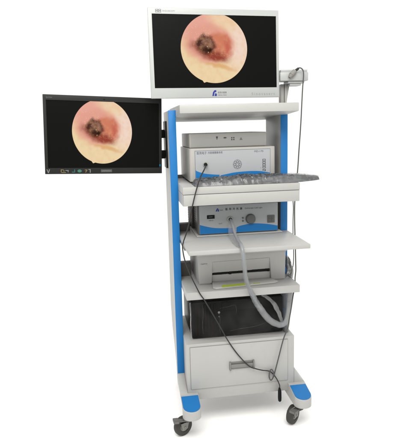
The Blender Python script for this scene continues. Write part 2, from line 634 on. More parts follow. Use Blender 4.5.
FEET = ((-0.003, 0.0815, True), (0.5255, 0.6085, False))
for x0, x1, isl in FEET:
    bm = BM()
    outline = nose(x0, x1, -0.212) + [(x1, 0.33), (x0 + (0.045 if isl else 0.0), 0.33)]
    vb = [bm.verts.new((x, y, 0.1195)) for x, y in outline]
    # the top is split where the slope begins so that it is planar on both sides
    vt = [bm.verts.new((x, y, top_z(min(y, -0.12)))) for x, y in outline]
    n = len(outline)
    bm.faces.new(vb)
    for i in range(n):
        bm.faces.new((vb[i], vb[(i + 1) % n], vt[(i + 1) % n], vt[i]))
    k = len(outline) - 3
    m1 = bm.verts.new((x1, -0.12, top_z(-0.12)))
    m2 = bm.verts.new((x0, -0.12, top_z(-0.12)))
    # insert the fold points in the side faces' top edges
    bm.faces.new(vt[:k + 1] + [m1, m2])
    bm.faces.new([m1, vt[k + 1], vt[k + 2], m2])
    for f in list(bm.faces):
        vs = set(f.verts)
        if vt[k] in vs and vt[k + 1] in vs and vb[k] in vs:
            bm.faces.remove(f)
            bm.faces.new((vb[k], vb[k + 1], vt[k + 1], m1, vt[k]))
        elif vt[k + 2] in vs and vt[0] in vs and vb[0] in vs:
            bm.faces.remove(f)
            bm.faces.new((vb[k + 2], vb[0], vt[0], m2, vt[k + 2]))
    es = [e for e in bm.edges if len(e.link_faces) == 2 and e.verts[0] in vt and e.verts[1] in vt]
    bmesh.ops.bevel(bm, geom=es, offset=0.004, segments=3, profile=0.5, affect='EDGES')
    if isl:   # gusset: the post flares forward into the foot
        prism(bm, [(-0.001, 0.2330), (-0.018, 0.2230), (-0.055, 0.2060), (-0.118, 0.1890), (-0.140, 0.1795), (-0.001, 0.1795)],
              'x', -0.002, 0.0338, 0.002)
    else:     # gusset on the outer side of the cabinet
        prism(bm, [(0.5565, 0.262), (0.570, 0.235), (0.588, 0.207), (0.6075, 0.187), (0.6075, 0.178), (0.5565, 0.178)],
              'y', -0.1195, 0.27, 0.002)
    ft = cp('foot', bm, PAINT)
    bm = BM()
    pad = [(x, y) for x, y in nose(x0 + 0.0025, x1 - 0.0025, -0.2105, 18)] + [(x1 - 0.0025, -0.142), (x0 + 0.0025, -0.142)]
    lo = [bm.verts.new((x, y, top_z(y) + 0.0004)) for x, y in pad]
    hi = [bm.verts.new((x, y, top_z(y) + 0.0030)) for x, y in pad]
    bm.faces.new(lo)
    f = bm.faces.new(hi)
    for i in range(len(pad)):
        bm.faces.new((lo[i], lo[(i + 1) % len(pad)], hi[(i + 1) % len(pad)], hi[i]))
    bmesh.ops.bevel(bm, geom=list(f.edges), offset=0.001, segments=2, affect='EDGES')
    cp('foot_pad', bm, BLUE, ft)


def castor(cx, cy, wx, wy, axis_deg, lever, side=1):
    """swivel castor: plate and fork, with wheel and brake lever as its pieces"""
    a = math.radians(axis_deg)
    ax = Vector((math.cos(a), math.sin(a), 0))      # wheel axle
    W = Vector((wx, wy, 0.0462))
    bm = BM()
    cyl(bm, (cx, cy, 0.1193), (cx, cy, 0.113), 0.027, n=24)
    cyl(bm, (cx, cy, 0.1135), (cx, cy, 0.100), 0.020, 0.024, n=24, bev=0.002)
    top = Vector((cx, cy, 0.101))
    for s in (-1, 1):
        o = ax * (0.0185 * s)
        th = ax * (0.0018)
        t = ax.cross(Vector((0, 0, 1)))
        pts = []
        for (p, w) in ((top + o, 0.022), (W + o + Vector((0, 0, 0.022)), 0.022), (W + o - Vector((0, 0, 0.010)), 0.015)):
            pts.append((p - t * w, p + t * w))
        for i in range(2):
            q = [pts[i][0], pts[i][1], pts[i + 1][1], pts[i + 1][0]]
            v0 = [bm.verts.new(p - th) for p in q]
            v1 = [bm.verts.new(p + th) for p in q]
            bm.faces.new(v0)
            bm.faces.new(v1[::-1])
            for k in range(4):
                bm.faces.new((v0[k], v0[(k + 1) % 4], v1[(k + 1) % 4], v1[k]))
    cyl(bm, W - ax * 0.0225, W + ax * 0.0225, 0.006, n=14, bev=0.001)
    fork = cp('castor', bm, HUB)
    bm = BM()
    prof = [(-0.0155, 0.024), (-0.0155, 0.038), (-0.0125, 0.0437), (-0.006, 0.0461), (0.006, 0.0461), (0.0125, 0.0437),
            (0.0155, 0.038), (0.0155, 0.024)]
    t = ax.cross(Vector((0, 0, 1)))
    rings = []
    N = 40
    for d, r in prof:
        rings.append([bm.verts.new(W + ax * d + (t * math.cos(w) + Vector((0, 0, 1)) * math.sin(w)) * r)
                      for w in [2 * math.pi * i / N for i in range(N)]])
    for k in range(len(rings) - 1):
        for i in range(N):
            bm.faces.new((rings[k][i], rings[k][(i + 1) % N], rings[k + 1][(i + 1) % N], rings[k + 1][i]))
    for i in range(N):
        bm.faces.new((rings[-1][i], rings[-1][(i + 1) % N], rings[0][(i + 1) % N], rings[0][i]))
    cyl(bm, W - ax * 0.0140, W + ax * 0.0140, 0.0242, n=32, bev=0.003, mi=1)
    cp('wheel', bm, [TYRE, HUB], fork)
    if lever:
        bm = BM()
        d = Vector((lever[0], lever[1], 0)).normalized()
        sd = d.cross(Vector((0, 0, 1)))
        base = Vector((cx, cy, 0.098)) + d * 0.012
        for (l0, l1, z0, z1, w, h) in ((0.0, 0.040, 0.0, 0.004, 0.010, 0.004), (0.034, 0.060, 0.003, 0.005, 0.016, 0.0075)):
            p0 = base + d * l0 + Vector((0, 0, z0))
            p1 = base + d * l1 + Vector((0, 0, z1))
            vs = []
            for p in (p0, p1):
                for sx, sz in ((-1, -1), (1, -1), (1, 1), (-1, 1)):
                    vs.append(bm.verts.new(p + sd * (w * sx) + Vector((0, 0, h * sz))))
            fs = [bm.faces.new([vs[i] for i in f]) for f in ((0, 1, 2, 3), (7, 6, 5, 4), (0, 4, 5, 1), (1, 5, 6, 2),
                                                             (2, 6, 7, 3), (3, 7, 4, 0))]
            bmesh.ops.bevel(bm, geom=list({e for f in fs for e in f.edges}), offset=0.002, segments=2, affect='EDGES')
        cp('brake_lever', bm, DGREY, fork)
    return fork


castor(0.024, -0.200, 0.001, -0.158, -62, (-1.0, -0.1))
castor(0.562, -0.200, 0.535, -0.166, -47, (-0.80, -0.60))
castor(0.064, 0.280, 0.064, 0.315, 0, None)
castor(0.567, 0.280, 0.567, 0.315, 0, None)

# handpiece holder on its pole, bolted to the top shelf
bm = BM()
box(bm, 0.500, 0.590, 0.075, 0.135, 1.5180, 1.5220, 0.001)
box(bm, 0.5530, 0.5690, 0.085, 0.120, 1.5222, 1.615, 0.002)
prism(bm, [(0.5715, 1.5222), (0.5800, 1.5222), (0.5960, 1.615), (0.5715, 1.615)], 'y', 0.083, 0.120, 0.001)
pole = cp('holder_pole', bm, SHELL_GREY)
bm = BM()
box(bm, 0.5692, 0.5713, 0.090, 0.115, 1.5222, 1.6145)
cp('groove', bm, DGREY, pole)
bm = BM()
box(bm, 0.5320, 0.668, 0.025, 0.110, 1.6252, 1.6640, 0.003)
box(bm, 0.5420, 0.672, 0.050, 0.110, 1.6642, 1.6780, 0.002)
box(bm, 0.5730, 0.652, 0.035, 0.108, 1.6140, 1.6250, 0.002)
box(bm, 0.5830, 0.638, 0.040, 0.105, 1.6040, 1.6138, 0.002)
cp('handpiece_tray', bm, MON_WHITE)

# ------------------------------------------------------------------ monitors
def mon_matrix(ctr, yaw, tilt, roll):
    ya, ti, ro = map(math.radians, (yaw, tilt, roll))
    X = Vector((math.cos(ya), math.sin(ya), 0))
    N = Vector((-math.sin(ya), math.cos(ya), 0))
    Zt = math.cos(ti) * Vector((0, 0, 1)) + math.sin(ti) * N
    Xr = math.cos(ro) * X + math.sin(ro) * Zt
    Zr = -math.sin(ro) * X + math.cos(ro) * Zt
    Yr = Zr.cross(Xr)
    return Matrix(((Xr.x, Yr.x, Zr.x, ctr[0]), (Xr.y, Yr.y, Zr.y, ctr[1]), (Xr.z, Yr.z, Zr.z, ctr[2]), (0, 0, 0, 1)))


def disc(bm, cx, cz, rx, rz, cut, y, n=96):
    uvl = bm.loops.layers.uv.new('UVMap')
    pts = []
    for i in range(n):
        a = 2 * math.pi * i / n
        u, v = math.cos(a), math.sin(a)
        # the little orientation notch at the lower left of the picture
        if abs(a - math.radians(252)) < 0.035:
            u, v = u * 1.045, v * 1.045
        pts.append((u, min(v, cut)))
    vs = [bm.verts.new((cx + rx * u, y, cz + rz * v)) for u, v in pts]
    f = bm.faces.new(vs)
    for lp, (u, v) in zip(f.loops, pts):
        lp[uvl].uv = (u, v)


# top monitor: white
MT = mon_matrix((0.2281, 0.02, 1.7472), 3.34, 2.28, -0.14)
mon = thing('monitor', 'large white-framed monitor above the top shelf showing a round ear picture', 'monitor', (0, 0, 0), 'monitors on the trolley')
mon.matrix_world = MT
bm = BM()
frame_ring(bm, -0.301, 0.301, -0.1945, 0.1945, 0.0178, 0.0122, 0.0447, 0.0262, 0.0, 0.0085, 0.002)
obj('bezel', bm, MON_WHITE, mon)
bm = BM()
box(bm, -0.288, 0.290, 0.0087, 0.030, -0.184, 0.184, 0.006)
box(bm, -0.20, 0.20, 0.030, 0.048, -0.12, 0.12, 0.01)
obj('rear_shell', bm, MON_WHITE, mon)
bm = BM()
box(bm, -0.2840, 0.2895, 0.0035, 0.0070, -0.1505, 0.1690)
scr = obj('screen', bm, SCREEN, mon)
bm = BM()
disc(bm, -0.0055, 0.0240, 0.1540, 0.1525, 0.945, 0.0030)
obj('displayed_picture', bm, EAR, scr)
# maker's marks
bm = BM()
prism(bm, [(-0.0220, -0.1865), (-0.0150, -0.1865), (-0.0110, -0.1700), (-0.0030, -0.1680), (-0.0030, -0.1600), (-0.0120, -0.1610),
           (-0.0185, -0.1700)], 'y', -0.0006, -0.0001)
prism(bm, [(-0.0115, -0.1865), (-0.0015, -0.1865), (-0.0005, -0.1780), (-0.0060, -0.1730), (-0.0095, -0.1780)], 'y', -0.0006, -0.0001)
obj('emblem', bm, INK_BLUE, mon, smooth=False)
text('医用内窥镜', 0.0045, -0.1745, 0.0095, INK_GREY, mon, -0.0003, width=0.040)
text('MEDICAL VISION', 0.0045, -0.1845, 0.0060, INK_GREY, mon, -0.0003, width=0.040)
FAINT = mat('faint_grey_ink', (0.21, 0.215, 0.21), 0.6, 0.1, var=0)
text('S i n o v a s e r t', 0.165, -0.1835, 0.016, FAINT, mon, -0.0003, width=0.112)
bm = BM()
for i, (a, b) in enumerate(((0, 0), (1, 0), (0, 1), (1, 1))):
    frame_ring(bm, -0.2670 + a * 0.0135, -0.2550 + a * 0.0135, 0.1735 + b * 0.0075, 0.1800 + b * 0.0075, 0.0022, 0.0022, 0.0014, 0.0014,
               -0.0006, -0.0001)
obj('emblem', bm, INK_GREY, mon, smooth=False)
text('ENDOSCOPY', -0.236, 0.1775, 0.0090, FAINT, mon, -0.0003, width=0.056)
# arm behind the screen back to the pole
bm = BM()
box(bm, -0.05, 0.05, 0.0482, 0.058, -0.05, 0.05, 0.002)
box(bm, -0.018, 0.018, 0.0582, 0.096, -0.018, 0.018, 0.003)
obj('mount_plate', bm, BLACK, mon)
arm_pts = [MT @ Vector((0.0, 0.089, 0.0)), Vector((0.30, 0.128, 1.715)), Vector((0.42, 0.150, 1.668)), Vector((0.52, 0.152, 1.652)),
           Vector((0.570, 0.142, 1.645)), Vector((0.580, 0.125, 1.644)), Vector((0.580, 0.108, 1.644))]
bm = BM()
sweep(bm, arm_pts, 0.013, n=14, per=10)
inv = MT.inverted()
for v in bm.verts:
    v.co = inv @ v.co
obj('support_arm', bm, SHELL_GREY, mon)

# left monitor: black
ML = mon_matrix((-0.2869, 0.05, 1.3973), 9.0, 2.04, -2.53)
mon2 = thing('monitor', 'black-framed monitor hung beside the left post showing a round ear picture', 'monitor', (0, 0, 0), 'monitors on the trolley')
mon2.matrix_world = ML
bm = BM()
frame_ring(bm, -0.2653, 0.2653, -0.1737, 0.1737, 0.0135, 0.0135, 0.0270, 0.0235, 0.0, 0.010, 0.002)
obj('bezel', bm, BLACK_BEZEL, mon2)
bm = BM()
box(bm, -0.264, 0.264, 0.0103, 0.030, -0.172, 0.172, 0.004)
box(bm, -0.16, 0.20, 0.030, 0.048, -0.11, 0.11, 0.008)
obj('rear_shell', bm, BLACK, mon2)
bm = BM()
box(bm, -0.2520, 0.2520, 0.0030, 0.0065, -0.1470, 0.1505)
scr2 = obj('screen', bm, SCREEN, mon2)
bm = BM()
disc(bm, -0.0100, 0.0170, 0.1345, 0.1445, 0.93, 0.0026)
obj('displayed_picture', bm, EAR, scr2)
# coloured marks along the lower bezel
ICON_W = mat('white_mark', (0.13, 0.134, 0.127), 0.5, 0.2, var=0)
ICON_Y = mat('yellow_mark', (0.13, 0.105, 0.035), 0.5, 0.2, var=0)
ICON_T = mat('teal_mark', (0.014, 0.075, 0.067), 0.5, 0.2, var=0)
ICON_G = mat('green_mark', (0.03, 0.11, 0.082), 0.5, 0.2, var=0)


def mark(name, polys, m, parent, y=0.0, extra=None):
    bm = BM()
    for p in polys:
        prism(bm, p, 'y', y - 0.0006, y - 0.0001)
    return obj(name, bm, m, parent, smooth=False)


def rect(x0, x1, z0, z1):
    return [(x0, z0), (x1, z0), (x1, z1), (x0, z1)]


zc = -0.1603
mark('badge', [[(-0.259, zc + 0.008), (-0.255, zc + 0.008), (-0.2515, zc - 0.004), (-0.248, zc + 0.008), (-0.244, zc + 0.008), (-0.2495, zc - 0.008), (-0.2535, zc - 0.008)]],
     ICON_W, mon2)
mark('badge', [rect(-0.198, -0.186, zc + 0.004, zc + 0.007), rect(-0.198, -0.195, zc - 0.006, zc + 0.004), rect(-0.195, -0.176, zc - 0.008, zc - 0.005),
               rect(-0.186, -0.183, zc - 0.003, zc + 0.004)], ICON_Y, mon2)
mark('badge', [rect(-0.178, -0.164, zc + 0.001, zc + 0.004), rect(-0.168, -0.165, zc - 0.006, zc + 0.001)], ICON_W, mon2)
mark('badge', [rect(-0.150, -0.136, zc - 0.007, zc - 0.003), rect(-0.140, -0.136, zc - 0.003, zc + 0.007)], ICON_T, mon2)
mark('badge', [[(-0.116 + 0.0095 * math.cos(t), zc + 0.0068 * math.sin(t)) for t in [2 * math.pi * i / 18 for i in range(18)]]], ICON_G, mon2)
mark('badge', [rect(-0.093, -0.082, zc + 0.003, zc + 0.006), [(-0.092, zc - 0.007), (-0.088, zc - 0.007), (-0.082, zc + 0.003), (-0.086, zc + 0.003)]], ICON_Y, mon2)
mark('badge', [rect(-0.077, -0.067, zc + 0.005, zc + 0.008), rect(-0.071, -0.067, zc - 0.008, zc + 0.005)], ICON_W, mon2)
mark('name_plate', [rect(-0.021, 0.0295, -0.1668, -0.1538)], mat('worn_silver_plate', (0.045, 0.045, 0.045), 0.5, 0.3, var=0.3, vscale=120), mon2)
text('SAMWAY', -0.017, -0.1638, 0.0100, ICON_W, mon2, -0.0008, width=0.042)
text('SyncView', -0.2515, 0.1585, 0.0090, mat('dim_mark', (0.10, 0.10, 0.10), 0.6, 0.1, var=0), mon2, -0.0003, width=0.026)
mark('status_light', [rect(0.2530, 0.2580, -0.1400, -0.1310)], glow('blue_status_glow', (0.01, 0.28, 0.50), 0.8), mon2)
bm = BM()
box(bm, -0.004, 0.004, -0.0007, -0.0001, 0.158, 0.162)
obj('sensor_window', bm, BLACK, mon2, smooth=False)
# bracket from the back of the screen to the post's side
bm = BM()
iv = ML.inverted()
box(bm, -0.0085, -0.0005, 0.090, 0.200, 1.235, 1.455, 0.001)
for zc2 in (1.298, 1.396):
    box(bm, -0.085, -0.0087, 0.142, 0.166, zc2 - 0.020, zc2 + 0.020, 0.002)
box(bm, -0.110, -0.084, 0.125, 0.168, 1.27, 1.425, 0.002)
for v in bm.verts:
    v.co = iv @ v.co
obj('wall_bracket', bm, BLACK, mon2)

# ------------------------------------------------------------------ camera control unit on the keyboard shelf
u = thing('control_unit', 'cream medical control unit with round grille, blue wave and plugged black cable', 'medical device', (0.2846, 0.12, 1.1703))
UL = Vector((0.2846, 0.12, 1.1703))


def local(o, off):
    for v in o.data.vertices:
        v.co -= off
    return o


bm = BM()
vs = box(bm, 0.0848, 0.4845, -0.05, 0.30, 1.1780, 1.3285)
es = [e for e in bm.edges if abs(e.verts[0].co.z - e.verts[1].co.z) > 0.1 and e.verts[0].co.y < 0]
bmesh.ops.bevel(bm, geom=es, offset=0.014, segments=5, profile=0.5, affect='EDGES')
es = [e for e in bm.edges if e.calc_face_angle(0) > 1.0]
bmesh.ops.bevel(bm, geom=es, offset=0.004, segments=3, profile=0.5, affect='EDGES')
local(obj('housing', bm, SHELL, u), UL)
for fx, fy in ((0.11, -0.02), (0.45, -0.02), (0.11, 0.22), (0.45, 0.22)):
    bm = BM()
    cyl(bm, (fx, fy, 1.1704), (fx, fy, 1.1785), 0.010, n=16)
    local(obj('rubber_foot', bm, BLACK, u), UL)
bm = BM()
box(bm, 0.1085, 0.4602, -0.0510, -0.0502, 1.1880, 1.3185)
fp = local(obj('panel_edge', bm, PANEL_LINE, u), UL)
bm = BM()
box(bm, 0.1105, 0.4584, -0.0518, -0.0508, 1.1895, 1.3163)
local(obj('front_panel', bm, PANEL, u), UL)
YA = -0.0519


def wave(name, top, zb, y, parent, off):
    t = [(p.x, p.z) for p in spline([(x, 0, z) for x, z in top], 6)]
    bm = BM()
    for (xa, za), (xb, zb2) in zip(t[:-1], t[1:]):
        v = [bm.verts.new(p) for p in ((xa, y, zb), (xb, y, zb), (xb, y, zb2), (xa, y, za))]
        bm.faces.new(v)
    bmesh.ops.remove_doubles(bm, verts=bm.verts[:], dist=1e-6)
    local(obj(name, bm, DECAL_BLUE, parent, smooth=False), off)


wave('blue_wave', [(0.1108, 1.2312), (0.1215, 1.2248), (0.1534, 1.2144), (0.1995, 1.2085), (0.2200, 1.2070)], 1.190, YA - 0.0002, u, UL)
wave('blue_wave', [(0.2250, 1.2040), (0.2600, 1.2100), (0.2927, 1.2150), (0.3398, 1.2178), (0.3776, 1.2182), (0.4203, 1.2150), (0.4580, 1.2074)], 1.190, YA - 0.0002, u, UL)
for args in (('医用电子', 0.1170, 1.3025, 0.0135, 0.045), ('内窥镜摄像系统', 0.1680, 1.3035, 0.0115, 0.067), ('MD-170', 0.3835, 1.3035, 0.0115, 0.042)):
    local(text(args[0], args[1], args[2], args[3], INK, u, YA, width=args[4]), UL)
bm = BM()
for rr, n in ((0.0, 1), (0.0125, 8)):
    for i in range(n):
        a = 2 * math.pi * i / n
        cx, cz = 0.3041 + rr * math.cos(a), 1.2510 + rr * 1.05 * math.sin(a)
        r0 = 0.0062 if n == 1 else 0.0052
        N = 16
        o1 = [bm.verts.new((cx + r0 * math.cos(t), YA, cz + r0 * math.sin(t))) for t in [2 * math.pi * k / N for k in range(N)]]
        o2 = [bm.verts.new((cx + (r0 - 0.0016) * math.cos(t), YA, cz + (r0 - 0.0016) * math.sin(t))) for t in [2 * math.pi * k / N for k in range(N)]]
        for k in range(N):
            bm.faces.new((o1[k], o1[(k + 1) % N], o2[(k + 1) % N], o2[k]))
N = 36
o1 = [bm.verts.new((0.3041 + 0.0205 * math.cos(t), YA, 1.251 + 0.0215 * math.sin(t))) for t in [2 * math.pi * k / N for k in range(N)]]
o2 = [bm.verts.new((0.3041 + 0.0190 * math.cos(t), YA, 1.251 + 0.0200 * math.sin(t))) for t in [2 * math.pi * k / N for k in range(N)]]
for k in range(N):
    bm.faces.new((o1[k], o1[(k + 1) % N], o2[(k + 1) % N], o2[k]))
local(obj('round_grille', bm, INK, u, smooth=False), UL)
bm = BM()
for i in range(4):
    frame_ring(bm, 0.4225, 0.4370, 1.2625 - i * 0.0112, 1.2715 - i * 0.0112, 0.0018, 0.0018, 0.0016, 0.0016, YA - 0.0010, YA, 0)
box(bm, 0.4225, 0.4285, YA - 0.0008, YA, 1.2190, 1.2240)
box(bm, 0.4320, 0.4370, YA - 0.0008, YA, 1.2165, 1.2240)
local(obj('button_column', bm, INK, u, smooth=False), UL)
local(text('I', 0.4130, 1.2280, 0.009, INK_GREY, u, YA), UL)
bm = BM()
cyl(bm, (0.1558, YA, 1.2565), (0.1558, YA - 0.005, 1.2565), 0.0115, n=24, bev=0.001)
local(obj('socket', bm, METAL, u), UL)
# slim box on top of it
b = thing('stacked_module', 'plain slim cream module with four small symbols on top of control unit', 'medical device', (0.272, 0.14, 1.3285))
BL = Vector((0.272, 0.14, 1.3285))
bm = BM()
box(bm, 0.0915, 0.4530, -0.010, 0.29, 1.3292, 1.3945, 0.004, 3)
local(obj('housing', bm, SHELL, b), BL)
bm = BM()
box(bm, 0.0985, 0.4460, -0.0108, -0.0098, 1.3330, 1.3905)
local(obj('front_panel', bm, SHELL_GREY, b), BL)
yb = -0.0110
bm = BM()
prism(bm, [(0.2150, 1.3790), (0.2235, 1.3790), (0.2225, 1.3700), (0.2160, 1.3700)], 'y', yb - 0.0005, yb)
box(bm, 0.2180, 0.2205, yb - 0.0005, yb, 1.3645, 1.3692)
local(obj('symbol', bm, INK, b, smooth=False), BL)
bm = BM()
prism(bm, [(0.2490, 1.3715), (0.2525, 1.3750), (0.2615, 1.3750), (0.2645, 1.3715), (0.2600, 1.3690), (0.2530, 1.3690)], 'y', yb - 0.0005, yb)
local(obj('symbol', bm, INK, b, smooth=False), BL)
bm = BM()
for i in range(2):
    for j in range(2):
        box(bm, 0.2860 + i * 0.0095, 0.2915 + i * 0.0095, yb - 0.0005, yb, 1.3600 + j * 0.0085, 1.3655 + j * 0.0085)
local(obj('symbol', bm, INK, b, smooth=False), BL)
bm = BM()
prism(bm, [(0.3245, 1.3600), (0.3395, 1.3600), (0.3320, 1.3730)], 'y', yb - 0.0005, yb)
local(obj('symbol', bm, INK_GREY, b, smooth=False), BL)

# ------------------------------------------------------------------ cold light source on the pull-out shelf
c = thing('light_source', 'light source unit with blue wave, round grey knob and hose port', 'medical device', (0.31, 0.1, 0.9223))
CLo = Vector((0.31, 0.1, 0.9223))


def cpart(name, bm, m, parent=None, **k):
    return local(obj(name, bm, m, parent or c, **k), CLo)


bm = BM()
box(bm, 0.1160, 0.5010, -0.040, 0.020, 0.9290, 1.0670, 0.004)
cpart('front_frame', bm, DGREY)
bm = BM()
box(bm, 0.1215, 0.4965, 0.021, 0.13, 0.9290, 1.0660, 0.003)
for i in range(5):
    for j in range(11):
        box(bm, 0.1207, 0.1214, 0.032 + i * 0.018, 0.040 + i * 0.018, 0.940 + j * 0.0112, 0.9445 + j * 0.0112, 0, mi=1)
cpart('vented_case', bm, [CHASSIS, BROWN_GREY])
bm = BM()
box(bm, 0.1140, 0.5000, 0.131, 0.30, 0.9265, 1.0650, 0.003)
for j in range(14):
    box(bm, 0.1125, 0.1139, 0.133, 0.298, 0.934 + j * 0.0092, 0.9375 + j * 0.0092)
cpart('heat_sink', bm, BROWN_GREY)
bm = BM()
box(bm, 0.1060, 0.5160, -0.0600, 0.13, 0.9228, 0.9287, 0.002)
cpart('base_plate', bm, PAINT)
bm = BM()
box(bm, 0.1222, 0.4955, -0.0500, -0.0402, 0.9330, 1.0665, 0.002)
cpart('front_panel', bm, PANEL)
YC = -0.0503
wave('blue_wave', [(0.1228, 0.9783), (0.1472, 0.9708), (0.1846, 0.9616), (0.2270, 0.9574), (0.2900, 0.9552)], 0.9345, YC, c, CLo)
wave('blue_wave', [(0.2960, 0.9570), (0.3129, 0.9640), (0.3513, 0.9704), (0.3899, 0.9717), (0.4481, 0.9651), (0.4948, 0.9553)], 0.9345, YC, c, CLo)
bm = BM()
frame_ring(bm, 0.1575, 0.1930, 1.0050, 1.0220, 0.002, 0.002, 0.002, 0.002, YC - 0.002, YC)
box(bm, 0.1590, 0.1915, YC - 0.0006, YC, 1.0065, 1.0205)
box(bm, 0.1650, 0.1830, YC - 0.0014, YC - 0.0007, 1.0120, 1.0150, mi=1)
cpart('usb_socket', bm, [BLACK, DGREY])
bm = BM()
cyl(bm, (0.2657, YC, 0.9988), (0.2657, YC - 0.010, 0.9988), 0.0145, 0.0125, n=28, bev=0.0015)
port = cpart('hose_port', bm, MON_WHITE)
bm = BM()
cyl(bm, (0.2657, YC - 0.0102, 0.9988), (0.2657, YC - 0.0120, 0.9988), 0.0085, n=22)
cpart('port_opening', bm, BLACK, port)
bm = BM()
cyl(bm, (0.3631, YC, 0.9955), (0.3631, YC - 0.016, 0.9955), 0.0235, 0.0215, n=40, bev=0.002)
cpart('knob', bm, KNOB)
bm = BM()
box(bm, 0.4448, 0.4800, YC - 0.003, YC, 0.9720, 1.0080, 0.002)
sq = cpart('power_switch', bm, DGREY)
bm = BM()
for i in range(2):
    for j in range(2):
        box(bm, 0.4495 + i * 0.0135, 0.4615 + i * 0.0135, YC - 0.0046, YC - 0.0030, 0.9775 + j * 0.0135, 0.9890 + j * 0.0135, 0.0008)
cpart('rocker', bm, KNOB, sq)
local(mark('emblem', [[(0.1985, 1.0375), (0.2035, 1.0375), (0.2100, 1.0490), (0.2120, 1.0490), (0.2085, 1.0520), (0.2060, 1.0520)],
                [(0.2070, 1.0375), (0.2145, 1.0375), (0.2130, 1.0480), (0.2110, 1.0480)]], INK_BLUE, c, YC), CLo)
local(text('Medit', 0.2165, 1.0400, 0.0090, INK_GREY, c, YC - 0.0002, width=0.016), CLo)
for i, ch in enumerate('医用冷光源'):
    local(text(ch, 0.2440 + i * 0.0172, 1.0415, 0.0120, INK, c, YC - 0.0002, bold=0.0002), CLo)
local(text('Endoscope Cold Light', 0.3370, 1.0425, 0.0105, INK_GREY, c, YC - 0.0002, width=0.083), CLo)
local(text('OUT', 0.2120, 0.9765, 0.0085, INK_GREY, c, YC - 0.0002, width=0.016), CLo)
local(text('USB 5V', 0.1650, 0.9940, 0.0075, INK_GREY, c, YC - 0.0002, width=0.022), CLo)
bm = BM()
cyl(bm, (0.3270, YC, 1.0010), (0.3270, YC - 0.002, 1.0010), 0.0042, n=14)
cyl(bm, (0.3270, YC, 0.9870), (0.3270, YC - 0.002, 0.9870), 0.0042, n=14)
cpart('indicator', bm, KNOB)

# ------------------------------------------------------------------ printer
p = thing('printer', 'low white inkjet printer with yellow-green tape along its paper tray', 'printer', (0.315, 0.07, 0.7035))
PL = Vector((0.315, 0.07, 0.7035))


def ppart(name, bm, m, parent=None, **k):
    return local(obj(name, bm, m, parent or p, **k), PL)


bm = BM()
# front: outline with the opening for the paper cut out, seen from the front
outl = [(0.1080, 0.7040), (0.1670, 0.7040), (0.1720, 0.8080), (0.4440, 0.8120), (0.4520, 0.7040), (0.5190, 0.7040), (0.5230, 0.8400), (0.1040, 0.8400)]
prism(bm, outl, 'y', -0.09, -0.045, 0.003)
box(bm, 0.1070, 0.5200, -0.0445, 0.225, 0.7040, 0.8395, 0.004)
body = ppart('body', bm, PRINTER)
bm = BM()
box(bm, 0.1000, 0.5265, -0.098, 0.228, 0.8402, 0.8520, 0.004)
ppart('scanner_lid', bm, PRINTER)
bm = BM()   # sloping hood over the slot
v = [bm.verts.new(q) for q in ((0.1718, -0.0885, 0.8078), (0.4436, -0.0885, 0.8115), (0.4475, -0.0790, 0.7570), (0.1695, -0.0790, 0.7530))]
bm.faces.new(v)
v2 = [bm.verts.new(q + Vector((0, 0.004, 0))) for q in (x.co for x in v)]
bm.faces.new(v2[::-1])
for i in range(4):
    bm.faces.new((v[i], v[(i + 1) % 4], v2[(i + 1) % 4], v2[i]))
ppart('slot_hood', bm, PRINTER)
bm = BM()
rng = random.Random(3)
x = 0.176
while x < 0.440:
    w = rng.uniform(0.012, 0.040)
    h = rng.choice((0.001, 0.003, 0.007, 0.009, 0.005))
    if 0.335 < x < 0.345:
        x += 0.02
        continue
    box(bm, x, min(x + w, 0.444), -0.0800, -0.0455, 0.7500 - h + (x - 0.17) * 0.012, 0.7545 + (x - 0.17) * 0.012)
    x += w + rng.choice((0.0, 0.0, 0.003))
box(bm, 0.1745, 0.4450, -0.0740, -0.0452, 0.7445, 0.7640)
ppart('paper_slot', bm, BLACK, smooth=False)
bm = BM()
box(bm, 0.1700, 0.4500, -0.0780, -0.0452, 0.7045, 0.7430, 0.002)
ppart('slot_sill', bm, PRINTER)
bm = BM()
prism(bm, [(0.1580, -0.165), (0.1700, -0.178), (0.4500, -0.150), (0.4690, -0.138), (0.4500, -0.0785), (0.1700, -0.0785)], 'z', 0.7042, 0.7125, 0.002)
tray = ppart('paper_tray', bm, PRINTER)
bm = BM()
prism(bm, [(0.1980, -0.1770), (0.3330, -0.1635), (0.3310, -0.1400), (0.2010, -0.1480)], 'z', 0.7128, 0.7136)
prism(bm, [(0.3480, -0.1600), (0.3800, -0.1568), (0.3800, -0.1500), (0.3480, -0.1530)], 'z', 0.7128, 0.7136)
ppart('tape_strip', bm, YELLOW, tray, smooth=False)
local(text('DeskPrint', 0.1165, 0.8000, 0.0080, INK_GREY, p, -0.0904, width=0.030), PL)
bm = BM()
box(bm, 0.1115, 0.1640, -0.0905, -0.0898, 0.7075, 0.7085)
box(bm, 0.1600, 0.1630, -0.0908, -0.0898, 0.7060, 0.7100)
ppart('shadow_line', bm, INK_GREY, smooth=False)  # shadow line under the left panel, drawn in grey

# ------------------------------------------------------------------ computer wrapped in film
q = thing('desktop_computer', 'black desktop computer lying flat, wrapped in clear film on the cabinet', 'computer', (0.31, 0.08, 0.4285))
QL = Vector((0.31, 0.08, 0.4285))


def qpart(name, bm, m, parent=None, **k):
    return local(obj(name, bm, m, parent or q, **k), QL)


